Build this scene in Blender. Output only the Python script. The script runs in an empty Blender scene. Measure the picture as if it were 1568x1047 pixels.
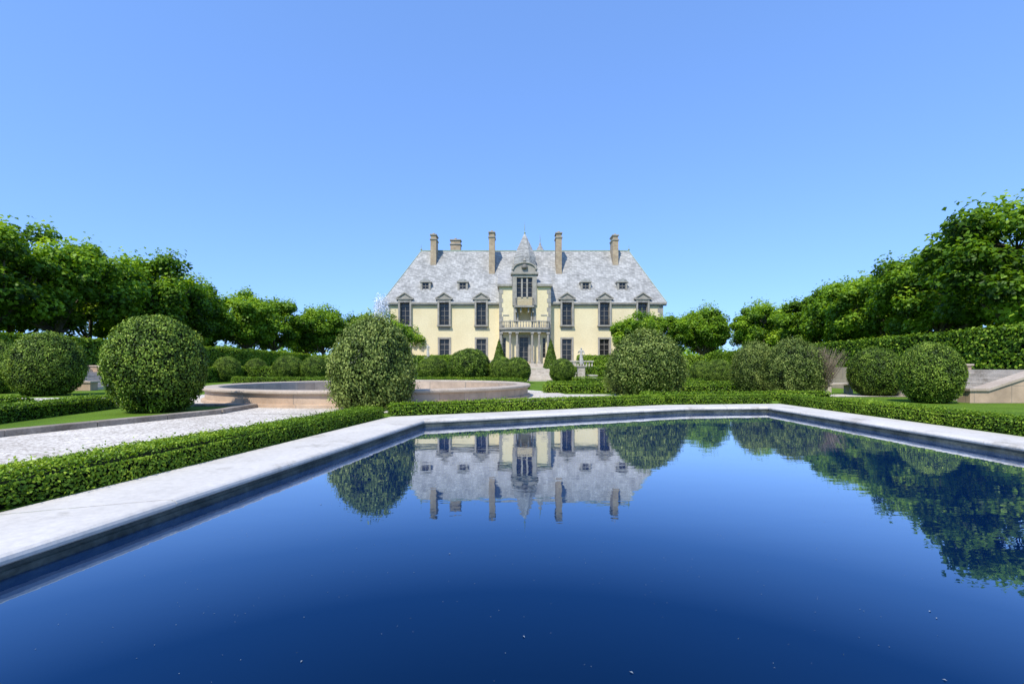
import bpy, math, numpy as np
from mathutils import Vector, Matrix
import bmesh
R=math.radians
scene=bpy.context.scene
COL=scene.collection
# ------------------------------------------------------------------ materials
def nodes(name):
    m=bpy.data.materials.new(name); m.use_nodes=True
    nt=m.node_tree; b=nt.nodes['Principled BSDF']
    return m,nt,b
def ramp(nt,stops):
    r=nt.nodes.new('ShaderNodeValToRGB'); e=r.color_ramp.elements
    e[0].position=stops[0][0]; e[0].color=(*stops[0][1],1)
    e[1].position=stops[-1][0]; e[1].color=(*stops[-1][1],1)
    for p,c in stops[1:-1]:
        n=e.new(p); n.color=(*c,1)
    return r
def noise(nt,scale,detail=6,rough=.6,vec=None):
    n=nt.nodes.new('ShaderNodeTexNoise'); n.inputs['Scale'].default_value=scale
    n.inputs['Detail'].default_value=detail; n.inputs['Roughness'].default_value=rough
    if vec is None:
        tc=nt.nodes.new('ShaderNodeTexCoord'); vec=tc.outputs['Object']
    nt.links.new(vec,n.inputs['Vector']); return n
def mixc(nt,fac,a,b,mode='MIX'):
    m=nt.nodes.new('ShaderNodeMix'); m.data_type='RGBA'; m.blend_type=mode
    for s,v in ((m.inputs[0],fac),(m.inputs[6],a),(m.inputs[7],b)):
        if hasattr(v,'links') or hasattr(v,'is_linked'): nt.links.new(v,s)
        elif isinstance(v,(int,float)): s.default_value=v
        else: s.default_value=(*v,1)
    return m.outputs[2]
def bump(nt,b,h,strength,dist=.02):
    n=nt.nodes.new('ShaderNodeBump'); n.inputs['Strength'].default_value=strength
    n.inputs['Distance'].default_value=dist
    nt.links.new(h,n.inputs['Height']); nt.links.new(n.outputs[0],b.inputs['Normal'])
def stone(name,c1,c2,scale=1.5,rough=.85,fine=25,bs=.3,lo=.72,stain=None):
    m,nt,b=nodes(name)
    n=noise(nt,scale); n2=noise(nt,fine,4)
    r=ramp(nt,[(.3,c1),(.7,c2)]); nt.links.new(n.outputs[0],r.inputs[0])
    r2=ramp(nt,[(.3,(lo,lo,lo)),(.7,(1.06,1.06,1.06))]); nt.links.new(n2.outputs[0],r2.inputs[0])
    c=mixc(nt,1.0,r.outputs[0],r2.outputs[0],'MULTIPLY')
    if stain:
        n3=noise(nt,stain,10,.75); r3=ramp(nt,[(.54,(1,1,1)),(.70,(.5,.48,.43))]); nt.links.new(n3.outputs[0],r3.inputs[0])
        c=mixc(nt,1.0,c,r3.outputs[0],'MULTIPLY')
    nt.links.new(c,b.inputs['Base Color']); b.inputs['Roughness'].default_value=rough
    b.inputs['Specular IOR Level'].default_value=.3
    bump(nt,b,n2.outputs[0],bs)
    return m
def wallvec(nt):
    tc=nt.nodes.new('ShaderNodeTexCoord'); s=nt.nodes.new('ShaderNodeSeparateXYZ')
    nt.links.new(tc.outputs['Object'],s.inputs[0])
    a=nt.nodes.new('ShaderNodeMath'); nt.links.new(s.outputs[0],a.inputs[0]); nt.links.new(s.outputs[1],a.inputs[1])
    c=nt.nodes.new('ShaderNodeCombineXYZ'); nt.links.new(a.outputs[0],c.inputs[0]); nt.links.new(s.outputs[2],c.inputs[1])
    return c.outputs[0]
def brick(name,c1,c2,mortar,w,h,ms=.01,rough=.8,var=.5,bs=.5,sc=.6,sp=.5):
    m,nt,b=nodes(name); v=wallvec(nt)
    t=nt.nodes.new('ShaderNodeTexBrick'); nt.links.new(v,t.inputs['Vector'])
    t.inputs['Scale'].default_value=1; t.inputs['Brick Width'].default_value=w; t.inputs['Row Height'].default_value=h
    t.inputs['Mortar Size'].default_value=ms; t.inputs['Color1'].default_value=(*c1,1); t.inputs['Color2'].default_value=(*c2,1)
    t.inputs['Mortar'].default_value=(*mortar,1); t.inputs['Bias'].default_value=0
    n=noise(nt,sc,8,.7); r=ramp(nt,[(.3,(1-var,1-var,1-var)),(.65,(1.1,1.1,1.1))]); nt.links.new(n.outputs[0],r.inputs[0])
    c=mixc(nt,1.0,t.outputs['Color'],r.outputs[0],'MULTIPLY')
    nt.links.new(c,b.inputs['Base Color']); b.inputs['Roughness'].default_value=rough; b.inputs['Specular IOR Level'].default_value=sp
    bump(nt,b,t.outputs['Fac'],-bs)
    return m
def leafmat(name,cols,trans=.3):
    m=bpy.data.materials.new(name); m.use_nodes=True; nt=m.node_tree; b=nt.nodes['Principled BSDF']
    at=nt.nodes.new('ShaderNodeAttribute'); at.attribute_name='tint'
    oi=nt.nodes.new('ShaderNodeObjectInfo')
    ad=nt.nodes.new('ShaderNodeMath'); ad.operation='MULTIPLY_ADD'
    nt.links.new(oi.outputs['Random'],ad.inputs[0]); ad.inputs[1].default_value=.14; 
    sep=nt.nodes.new('ShaderNodeSeparateColor'); nt.links.new(at.outputs['Color'],sep.inputs[0])
    nt.links.new(sep.outputs[0],ad.inputs[2])
    r=ramp(nt,cols); nt.links.new(ad.outputs[0],r.inputs[0])
    nt.links.new(r.outputs[0],b.inputs['Base Color']); b.inputs['Roughness'].default_value=.5
    b.inputs['Specular IOR Level'].default_value=.25
    t=nt.nodes.new('ShaderNodeBsdfTranslucent')
    g=mixc(nt,1.0,r.outputs[0],(1.3,1.25,.45),'MULTIPLY'); nt.links.new(g,t.inputs[0])
    ms=nt.nodes.new('ShaderNodeMixShader'); ms.inputs[0].default_value=trans
    nt.links.new(b.outputs[0],ms.inputs[1]); nt.links.new(t.outputs[0],ms.inputs[2])
    nt.links.new(ms.outputs[0],nt.nodes['Material Output'].inputs[0])
    return m
def plain(name,c,rough=.6,metal=0,sp=.5):
    m,nt,b=nodes(name); n=noise(nt,6,4)
    r=ramp(nt,[(.3,tuple(x*.8 for x in c)),(.7,tuple(min(1,x*1.12) for x in c))]); nt.links.new(n.outputs[0],r.inputs[0])
    nt.links.new(r.outputs[0],b.inputs['Base Color']); b.inputs['Roughness'].default_value=rough
    b.inputs['Metallic'].default_value=metal; b.inputs['Specular IOR Level'].default_value=sp
    return m

M_box=leafmat('boxwood_leaves',[(0,(.007,.016,.002)),(.32,(.04,.08,.008)),(.64,(.13,.22,.020)),(1,(.34,.45,.06))],.15)
M_bush=leafmat('shrub_leaves',[(0,(.007,.013,.004)),(.32,(.036,.065,.010)),(.64,(.11,.17,.027)),(1,(.28,.34,.08))],.15)
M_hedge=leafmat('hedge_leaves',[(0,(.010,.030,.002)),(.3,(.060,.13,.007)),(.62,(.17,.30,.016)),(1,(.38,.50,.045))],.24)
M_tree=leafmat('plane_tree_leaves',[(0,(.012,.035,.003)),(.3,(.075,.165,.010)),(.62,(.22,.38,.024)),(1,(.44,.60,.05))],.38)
M_dead=leafmat('dry_twigs',[(0,(.10,.08,.05)),(.5,(.24,.19,.13)),(1,(.4,.32,.22))],.1)
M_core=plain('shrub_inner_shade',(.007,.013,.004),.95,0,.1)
M_bark=stone('bark',(.06,.05,.035),(.16,.14,.10),3,.9,14,.5)
M_cope=stone('limestone_coping',(.52,.485,.425),(.66,.62,.555),.7,.8,14,.2,.88,.9)
M_wet=stone('wet_stone',(.02,.03,.026),(.12,.135,.115),2.5,.35,20,.4)
M_joint=plain('mortar_joint',(.16,.15,.12),.9)
M_kerb=stone('weathered_stone',(.20,.16,.12),(.42,.36,.29),2,.85,20,.3)
M_pale=stone('pale_limestone',(.44,.385,.31),(.60,.54,.45),2,.8,20,.3,.82,1.2)
M_cap=stone('basin_capstone',(.40,.32,.24),(.56,.47,.37),1.2,.8,20,.3,.82,1.2)
M_basin=brick('basin_stone_blocks',(.46,.325,.215),(.52,.395,.28),(.3,.24,.18),1.3,.6,.012,.8,.3,.3,1.5)
M_slate=brick('roof_slate',(.27,.27,.255),(.46,.455,.43),(.20,.198,.188),.42,.24,.012,.8,.32,.35,.45,.3)
M_stucco=stone('cream_stucco',(.69,.585,.35),(.78,.68,.43),.35,.85,5,.1,.9)
M_trim=stone('grey_limestone_trim',(.27,.25,.21),(.41,.385,.33),1.5,.8,10,.2,.8)
M_chim=brick('chimney_brick',(.46,.36,.22),(.38,.27,.16),(.4,.35,.28),.45,.16,.02,.85,.4,.3,1)
M_glass=plain('window_glass',(.02,.021,.022),.1,0,.4)
M_frame=plain('window_frame_paint',(.18,.165,.14),.5)
M_iron=plain('wrought_iron',(.03,.03,.03),.5)
M_copper=plain('copper_verdigris',(.27,.36,.28),.6)
M_marble=stone('statue_marble',(.38,.36,.32),(.62,.59,.53),5,.7,30,.2)
def lawnmat():
    m,nt,b=nodes('lawn_grass'); n=noise(nt,.6); n2=noise(nt,60,3)
    r=ramp(nt,[(.3,(.09,.17,.015)),(.7,(.16,.27,.025))]); nt.links.new(n.outputs[0],r.inputs[0])
    r2=ramp(nt,[(.3,(.45,.45,.45)),(.7,(1.3,1.3,1.3))]); nt.links.new(n2.outputs[0],r2.inputs[0])
    nt.links.new(mixc(nt,1.0,r.outputs[0],r2.outputs[0],'MULTIPLY'),b.inputs['Base Color'])
    b.inputs['Roughness'].default_value=.9; b.inputs['Specular IOR Level'].default_value=.1
    bump(nt,b,n2.outputs[0],.6,.04); return m
M_lawn=lawnmat()
def gravelmat():
    m,nt,b=nodes('pale_gravel')
    tc=nt.nodes.new('ShaderNodeTexCoord'); v=nt.nodes.new('ShaderNodeTexVoronoi'); v.inputs['Scale'].default_value=28
    nt.links.new(tc.outputs['Object'],v.inputs['Vector'])
    s=nt.nodes.new('ShaderNodeSeparateColor'); nt.links.new(v.outputs['Color'],s.inputs[0])
    r=ramp(nt,[(0,(.34,.295,.24)),(.4,(.57,.515,.44)),(1,(.78,.73,.64))]); nt.links.new(s.outputs[0],r.inputs[0])
    n=noise(nt,.8); r2=ramp(nt,[(.3,(.8,.79,.77)),(.7,(1.05,1.05,1.05))]); nt.links.new(n.outputs[0],r2.inputs[0])
    nt.links.new(mixc(nt,1.0,r.outputs[0],r2.outputs[0],'MULTIPLY'),b.inputs['Base Color'])
    b.inputs['Roughness'].default_value=.9; b.inputs['Specular IOR Level'].default_value=.2
    bump(nt,b,v.outputs['Distance'],-.7,.03); return m
M_gravel=gravelmat()
def watermat(name='pool_water'):
    m=bpy.data.materials.new(name); m.use_nodes=True; nt=m.node_tree
    nt.nodes.remove(nt.nodes['Principled BSDF'])
    tc=nt.nodes.new('ShaderNodeTexCoord'); mp=nt.nodes.new('ShaderNodeMapping'); mp.inputs['Scale'].default_value=(.8,1.6,1)
    nt.links.new(tc.outputs['Object'],mp.inputs[0])
    n=noise(nt,1.6,3,.5,mp.outputs[0]); n2=noise(nt,9,2,.5,mp.outputs[0])
    a=nt.nodes.new('ShaderNodeMath'); a.operation='MULTIPLY_ADD'; nt.links.new(n2.outputs[0],a.inputs[0]); a.inputs[1].default_value=.09
    nt.links.new(n.outputs[0],a.inputs[2])
    bp=nt.nodes.new('ShaderNodeBump'); bp.inputs['Strength'].default_value=.036; bp.inputs['Distance'].default_value=.06
    nt.links.new(a.outputs[0],bp.inputs['Height'])
    lw=nt.nodes.new('ShaderNodeLayerWeight'); lw.inputs['Blend'].default_value=.5
    # reflectance of the dark, blue-bottomed pool rising towards grazing incidence
    r=ramp(nt,[(.0,(.01,.02,.03)),(.44,(.018,.045,.06)),(.56,(.035,.085,.13)),(.66,(.16,.24,.31)),(.724,(.36,.43,.49)),(.82,(.70,.72,.73)),(1,(.96,.97,.98))])
    nt.links.new(lw.outputs['Facing'],r.inputs[0])
    g=nt.nodes.new('ShaderNodeBsdfGlossy'); g.inputs['Roughness'].default_value=.008
    nt.links.new(r.outputs[0],g.inputs['Color']); nt.links.new(bp.outputs[0],g.inputs['Normal'])
    d=nt.nodes.new('ShaderNodeBsdfDiffuse'); d.inputs['Color'].default_value=(.0006,.007,.032,1)
    ad=nt.nodes.new('ShaderNodeAddShader'); nt.links.new(g.outputs[0],ad.inputs[0]); nt.links.new(d.outputs[0],ad.inputs[1])
    nt.links.new(ad.outputs[0],nt.nodes['Material Output'].inputs[0]); return m
M_water=watermat()

# ------------------------------------------------------------------ mesh helpers
class MB:
    def __init__(s): s.v=[];s.f=[];s.m=[]
    def face(s,pts,mi=0):
        k=len(s.v); s.v+= [tuple(p) for p in pts]; s.f.append(tuple(range(k,k+len(pts)))); s.m.append(mi)
    def box(s,x0,x1,y0,y1,z0,z1,mi=0):
        k=len(s.v)
        s.v+=[(x0,y0,z0),(x1,y0,z0),(x1,y1,z0),(x0,y1,z0),(x0,y0,z1),(x1,y0,z1),(x1,y1,z1),(x0,y1,z1)]
        for q in ((0,3,2,1),(4,5,6,7),(0,1,5,4),(1,2,6,5),(2,3,7,6),(3,0,4,7)):
            s.f.append(tuple(k+i for i in q)); s.m.append(mi)
    def prism(s,poly,y0,y1,mi=0):
        n=len(poly); k=len(s.v)
        s.v+=[(x,y0,z) for x,z in poly]+[(x,y1,z) for x,z in poly]
        s.f.append(tuple(k+i for i in range(n))); s.m.append(mi)
        s.f.append(tuple(k+n+i for i in reversed(range(n)))); s.m.append(mi)
        for i in range(n):
            j=(i+1)%n; s.f.append((k+i,k+n+i,k+n+j,k+j)); s.m.append(mi)
    def hprism(s,poly,z0,z1,mi=0):
        n=len(poly); k=len(s.v)
        s.v+=[(x,y,z0) for x,y in poly]+[(x,y,z1) for x,y in poly]
        s.f.append(tuple(k+i for i in reversed(range(n)))); s.m.append(mi)
        s.f.append(tuple(k+n+i for i in range(n))); s.m.append(mi)
        for i in range(n):
            j=(i+1)%n; s.f.append((k+i,k+j,k+n+j,k+n+i)); s.m.append(mi)
    def lathe(s,x,y,prof,n=16,mi=0,a0=0,rot=0):
        k=len(s.v)
        for r,z in prof:
            for i in range(n):
                a=2*math.pi*i/n+rot; s.v.append((x+r*math.cos(a),y+r*math.sin(a),z))
        for j in range(len(prof)-1):
            for i in range(n):
                i2=(i+1)%n
                s.f.append((k+j*n+i,k+j*n+i2,k+(j+1)*n+i2,k+(j+1)*n+i)); s.m.append(mi)
        s.f.append(tuple(k+(len(prof)-1)*n+i for i in range(n))); s.m.append(mi)
    def obj(s,name,mats,parent=None,loc=None,smooth=False,bevel=0):
        me=bpy.data.meshes.new(name); me.from_pydata(s.v,[],s.f)
        for m in mats: me.materials.append(m)
        me.polygons.foreach_set('material_index',s.m)
        if smooth: me.polygons.foreach_set('use_smooth',[True]*len(s.f))
        me.update()
        o=bpy.data.objects.new(name,me); COL.objects.link(o)
        if bevel:
            b=o.modifiers.new('bevel','BEVEL'); b.width=bevel; b.segments=2
        if parent is not None:
            o.parent=parent; o.matrix_parent_inverse=Matrix.Translation(-Vector(parent.location))
        if loc is not None: o.location=loc
        return o
def empty(name,loc):
    e=bpy.data.objects.new(name,None); e.location=loc; COL.objects.link(e); return e

def quadmesh(name,V,mi,tint,mats):
    V=np.asarray(V,dtype=np.float32).reshape(-1,3); n=len(V)//4
    me=bpy.data.meshes.new(name)
    me.vertices.add(4*n); me.loops.add(4*n); me.polygons.add(n)
    me.vertices.foreach_set('co',V.ravel())
    me.loops.foreach_set('vertex_index',np.arange(4*n,dtype=np.int32))
    me.polygons.foreach_set('loop_start',np.arange(0,4*n,4,dtype=np.int32))
    for m in mats: me.materials.append(m)
    me.polygons.foreach_set('material_index',np.asarray(mi,dtype=np.int32))
    me.update(calc_edges=True)
    a=me.attributes.new('tint','FLOAT_COLOR','POINT')
    t=np.repeat(np.clip(tint,0,1),4); a.data.foreach_set('color',np.stack([t,t,t,np.ones_like(t)],1).astype(np.float32).ravel())
    return me
def leaves(P,N,size,rng,tilt=.7,asp=.6):
    n=len(P); N=N+rng.normal(0,tilt,(n,3)); N/=np.linalg.norm(N,axis=1,keepdims=True)+1e-9
    T=rng.normal(0,1,(n,3)); T-=N*(T*N).sum(1,keepdims=True); T/=np.linalg.norm(T,axis=1,keepdims=True)+1e-9
    B=np.cross(N,T); s=(np.asarray(size)*rng.uniform(.7,1.3,n))[:,None]*.5
    fold=N*s*.35
    return np.stack([P-T*s,P+B*s*asp+fold,P+T*s,P-B*s*asp+fold],1)
def cubesphere(n):
    q=[]
    g=np.tan(np.linspace(-1,1,n+1)*math.pi/4)
    for ax in range(3):
        for sg in (-1,1):
            for i in range(n):
                for j in range(n):
                    c=[]
                    for (a,b) in ((i,j),(i+1,j),(i+1,j+1),(i,j+1)):
                        p=[0,0,0]; p[ax]=sg; p[(ax+1)%3]=g[a]; p[(ax+2)%3]=g[b]; c.append(p)
                    q.append(c)
    q=np.array(q,float); q/=np.linalg.norm(q,axis=2,keepdims=True); return q
def lump(rng,nf,lo,hi):
    K=rng.normal(0,1,(nf,3)); K/=np.linalg.norm(K,axis=1,keepdims=True); K*=rng.uniform(lo,hi,(nf,1)); ph=rng.uniform(0,6.28,nf)
    return lambda D: np.sin(D@K.T+ph).mean(-1)*math.sqrt(2)
def tube(p,q,r0,r1,n=6):
    p=np.array(p,float);q=np.array(q,float);d=q-p;L=np.linalg.norm(d)+1e-9;d/=L
    u=np.cross(d,[0.3,.2,1.0]); u/=np.linalg.norm(u)+1e-9; w=np.cross(d,u)
    a=np.arange(n+1)*2*math.pi/n
    c=np.cos(a)[:,None]*u+np.sin(a)[:,None]*w
    A=p+c*r0;B=q+c*r1
    return np.stack([A[:-1],A[1:],B[1:],B[:-1]],1)
def topiary_mesh(seed,nl=22000,leaf=.05,amp=.035,loose=.03,mat=M_box,egg=0,zs=.93,nh=30):
    rng=np.random.default_rng(seed)
    L1=lump(rng,8,1.5,4); L2=lump(rng,10,8,16); L3=lump(rng,14,18,34)
    H=rng.normal(0,1,(nh,3)); H/=np.linalg.norm(H,axis=1,keepdims=True); hw=rng.uniform(.05,.13,nh); hd=rng.uniform(.03,.09,nh)
    def hol(D):
        dd=((D[:,None,:]-H[None])**2).sum(-1); return (np.exp(-dd/(hw**2))*hd).sum(1)
    def rad(D): return 1+amp*1.2*L1(D)+amp*.9*L2(D)-hol(D)
    D=rng.normal(0,1,(nl,3)); D/=np.linalg.norm(D,axis=1,keepdims=True)
    h=hol(D)
    r=rad(D)+rng.normal(0,loose,nl)+np.maximum(0,L3(D))*loose*1.2
    P=D*r[:,None]
    if egg: P[:,:2]*=(1-egg*P[:,2:3])
    P[:,2]*=zs; P[:,2]+=zs*.9
    k=P[:,2]>0.02; P=P[k];D2=D[k]
    q=leaves(P,D2,leaf,rng,.6)
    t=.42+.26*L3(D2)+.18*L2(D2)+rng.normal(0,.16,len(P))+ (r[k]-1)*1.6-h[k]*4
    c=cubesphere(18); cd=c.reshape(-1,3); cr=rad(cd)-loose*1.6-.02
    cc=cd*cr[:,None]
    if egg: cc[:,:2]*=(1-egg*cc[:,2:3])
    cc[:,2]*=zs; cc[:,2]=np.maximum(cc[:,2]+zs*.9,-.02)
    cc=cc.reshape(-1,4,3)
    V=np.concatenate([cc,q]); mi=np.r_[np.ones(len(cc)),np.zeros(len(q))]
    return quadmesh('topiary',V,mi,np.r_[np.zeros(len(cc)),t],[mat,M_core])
def place(name,me,x,y,z,s,rot=0):
    o=bpy.data.objects.new(name,me); COL.objects.link(o); o.location=(x,y,z)
    o.scale=s if isinstance(s,(tuple,list)) else (s,s,s); o.rotation_euler=(0,0,rot); return o

# ------------------------------------------------------------------ geometry of the pool
POOL=[(-3.62,1.0),(-2.04,10.6),(5.32,13.94),(8.0,14.25),(7.78,1.0)]
def offset_pts(poly,o):
    n=len(poly); res=[]
    for i in range(n):
        a=Vector(poly[i-1]);b=Vector(poly[i]);c=Vector(poly[(i+1)%n])
        d1=(b-a).normalized(); d2=(c-b).normalized()
        n1=Vector((-d1.y,d1.x)); n2=Vector((-d2.y,d2.x))
        m=(n1+n2); m=m/ (m.dot(n1))
        res.append(b+m*o)
    return res
PROF=[(1.1,-.12),(1.1,-.006),(1.094,0),(.07,0),(.035,-.006),(.01,-.022),(0,-.045),(.006,-.07),(.03,-.085)]
PROFW=[(.03,-.0851),(.03,-.12),(.012,-.125),(.012,-1.0)]
cp=MB()
rngb=np.random.default_rng(3)
for prof,blocks,mi in ((PROF,True,0),(PROFW,False,1)):
    offs=[offset_pts(POOL,o) for o,_ in prof]
    for i in range(5):
        j=(i+1)%5
        L=(Vector(POOL[j])-Vector(POOL[i])).length
        nb=max(1,round(L/1.7)) if blocks else 1
        for b in range(nb):
            g=.004/L if blocks else 0
            t0=b/nb+(g if b>0 else g*.0); t1=(b+1)/nb-(g if b<nb-1 else 0)
            dz=float(rngb.normal(0,.0015)) if blocks else 0
            A=[offs[k][i].lerp(offs[k][j],t0) for k in range(len(prof))]
            B=[offs[k][i].lerp(offs[k][j],t1) for k in range(len(prof))]
            for k in range(len(prof)-1):
                za=prof[k][1]+dz; zb=prof[k+1][1]+dz
                cp.face([(A[k].x,A[k].y,za),(A[k+1].x,A[k+1].y,zb),(B[k+1].x,B[k+1].y,zb),(B[k].x,B[k].y,za)],mi)
            if blocks:
                cp.face([(A[k].x,A[k].y,prof[k][1]+dz) for k in range(len(prof))],mi)
                cp.face([(B[k].x,B[k].y,prof[k][1]+dz) for k in reversed(range(len(prof)))],mi)
o1=offset_pts(POOL,.03);o2=offset_pts(POOL,1.08)
for i in range(5):
    j=(i+1)%5
    cp.face([(o1[i].x,o1[i].y,-.014),(o2[i].x,o2[i].y,-.014),(o2[j].x,o2[j].y,-.014),(o1[j].x,o1[j].y,-.014)],2)
    cp.face([(o1[i].x,o1[i].y,-.014),(o1[j].x,o1[j].y,-.014),(o1[j].x,o1[j].y,-.09),(o1[i].x,o1[i].y,-.09)],2)
cp.obj('pool_coping',[M_cope,M_wet,M_joint])
w=MB(); ow=offset_pts(POOL,.02); w.face([(p.x,p.y,-.17) for p in reversed(ow)]); w.obj('pool_water',[M_water])
fl=MB(); fl.face([(p.x,p.y,-.98) for p in reversed(ow)]); fl.obj('pool_floor',[M_wet])
rng=np.random.default_rng(11)
n=700; X=rng.uniform(-2.6,7,n); Y=1.2+rng.gamma(1.6,1.6,n); k=(Y<10)&(X>-3.2+.16*Y); X=X[k];Y=Y[k]
P=np.stack([X,Y,np.full(len(X),-.1675)],1)
s=np.where(rng.random(len(X))<.05,.018,.0065)
q=leaves(P,np.tile([0,0,1.],(len(X),1)),s,rng,.02,.45)
me=quadmesh('floating_petals',q,np.zeros(len(q)),np.ones(len(q)),[plain('petal',(.22,.27,.30),.7)])
place('floating_petals',me,0,0,0,1)

bm=bmesh.new(); ho=offset_pts(POOL,.6)
vo=[bm.verts.new(p) for p in ((-1500,-800,0),(1500,-800,0),(1500,2200,0),(-1500,2200,0))]
vh=[bm.verts.new((p.x,p.y,0-.006)) for p in ho]
ed=[bm.edges.new((vo[i],vo[(i+1)%4])) for i in range(4)]+[bm.edges.new((vh[i],vh[(i+1)%5])) for i in range(5)]
for v in vo: v.co.z=-.006
bmesh.ops.triangle_fill(bm,use_beauty=True,edges=ed)
for f in bm.faces:
    if f.normal.z<0: f.normal_flip()
me=bpy.data.meshes.new('ground'); bm.to_mesh(me); bm.free(); me.materials.append(M_lawn)
g=bpy.data.objects.new('ground_lawn',me); COL.objects.link(g)

# ------------------------------------------------------------------ gravel
def sheet(name,polys,mat):
    b=MB()
    for z,p in polys: b.face([(x,y,z) for x,y in p])
    o=b.obj(name,[mat]); return o
h20=offset_pts(POOL,1.9)
BC=(-5.8,20.2); BR=6.5
sheet('gravel_path',[
  (.004,[(-14,-6),(-6.2,-6),(h20[0].x,h20[0].y),(h20[1].x,h20[1].y),(-2.2,14.2),(-7.5,14.2),(-7.5,12.4),(-9.0,8.0),(-11.5,-2)]),
  (.006,[(-27,14.1),(-7.6,14.1),(-2.2,14.1),(0.2,15.2),(0,18.5),(-27,18.5)]),
  (.009,[(BC[0]+8.3*math.cos(a*math.pi/24),BC[1]+8.3*math.sin(a*math.pi/24)) for a in range(48)]),
  (.012,[(-.5,19.2),(19,19.2),(19,20.9),(-.5,20.9)]),
],M_gravel)
kb=MB()
def strip(b,pts,wd,z0,z1,mi=0,gap=.01,L=1.5):
    for a,c in zip(pts[:-1],pts[1:]):
        a=Vector(a);c=Vector(c);d=(c-a);ln=d.length;d.normalize();nrm=Vector((-d.y,d.x))*wd/2
        nb=max(1,round(ln/L))
        for i in range(nb):
            p=a+d*(ln*i/nb+gap/2);q=a+d*(ln*(i+1)/nb-gap/2)
            b.hprism([tuple(p+nrm),tuple(p-nrm),tuple(q-nrm),tuple(q+nrm)],z0,z1,mi)
strip(kb,[(-11.3,-2),(-9.0,8.0),(-7.75,12.0)],.26,-.05,.12)
strip(kb,[(-7.75,12.0),(-7.9,13.9)],.26,-.05,.121)
strip(kb,[(-7.9,13.9),(-24,13.9)],.26,-.05,.122)
kb.obj('stone_kerb',[M_kerb],bevel=.012)
sheet('bed_lawn',[(.05,[(-26,-4),(-11.6,-4),(-9.1,8.0),(-7.85,12.0),(-8.0,13.85),(-26,13.85)])],M_lawn)

# ------------------------------------------------------------------ round fountain basin
e=empty('fountain_basin',(BC[0],BC[1],0))
b=MB()
N=72
def ring(b,prof,mi,rad=1,smooth=False):
    for k in range(len(prof)-1):
        for i in range(N):
            a=2*math.pi*i/N;a2=2*math.pi*(i+1)/N
            (r0,z0),(r1,z1)=prof[k],prof[k+1]
            b.face([(BC[0]+r0*math.cos(a),BC[1]+r0*math.sin(a),z0),(BC[0]+r0*math.cos(a2),BC[1]+r0*math.sin(a2),z0),
                    (BC[0]+r1*math.cos(a2),BC[1]+r1*math.sin(a2),z1),(BC[0]+r1*math.cos(a),BC[1]+r1*math.sin(a),z1)],mi)
ring(b,[(6.62,0),(6.62,.09),(6.5,.12),(6.5,.40)],0)
ring(b,[(6.5,.40),(6.58,.41),(6.62,.45),(6.62,.50),(6.58,.53),(6.1,.53),(6.06,.50),(6.06,.44)],1)
ring(b,[(6.06,.44),(6.07,.02),(6.07,-.4)],0)
b.obj('basin_wall',[M_basin,M_cap],e)
b=MB(); b.face([(BC[0]+6.08*math.cos(2*math.pi*i/N),BC[1]+6.08*math.sin(2*math.pi*i/N),.03) for i in range(N)])
b.obj('basin_water',[M_water],e)
b=MB(); b.lathe(BC[0],BC[1],[(.5,-.2),(.5,.4),(.3,.5),(.18,.7),(.18,.9),(.6,1.05),(.65,1.12),(.1,1.12),(.04,1.4)],20)
b.obj('fountain_pedestal',[M_pale],e,smooth=True)
rng=np.random.default_rng(5); n=6500
hh=rng.random(n)**.55; z=1.3+2.95*hh; up=rng.random(n)<.5
rr=np.where(up,.02+.08*rng.random(n),(.05+.42*np.sqrt(np.maximum(0,1-hh)))*rng.uniform(.6,1.2,n)+.04)
rr=rr+.2*hh**4*rng.random(n)
a=rng.uniform(0,6.28,n); P=np.stack([BC[0]+rr*np.cos(a),BC[1]+rr*np.sin(a),z+rng.normal(0,.15,n)],1)
q=leaves(P,rng.normal(0,1,(n,3)),.035,rng,1,1)
me=quadmesh('spray',q,np.zeros(n),np.ones(n),[plain('water_spray',(.85,.88,.9),.3)])
o=place('water_spray',me,0,0,0,1); o.parent=e; o.matrix_parent_inverse=Matrix.Translation((-BC[0],-BC[1],0))

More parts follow.
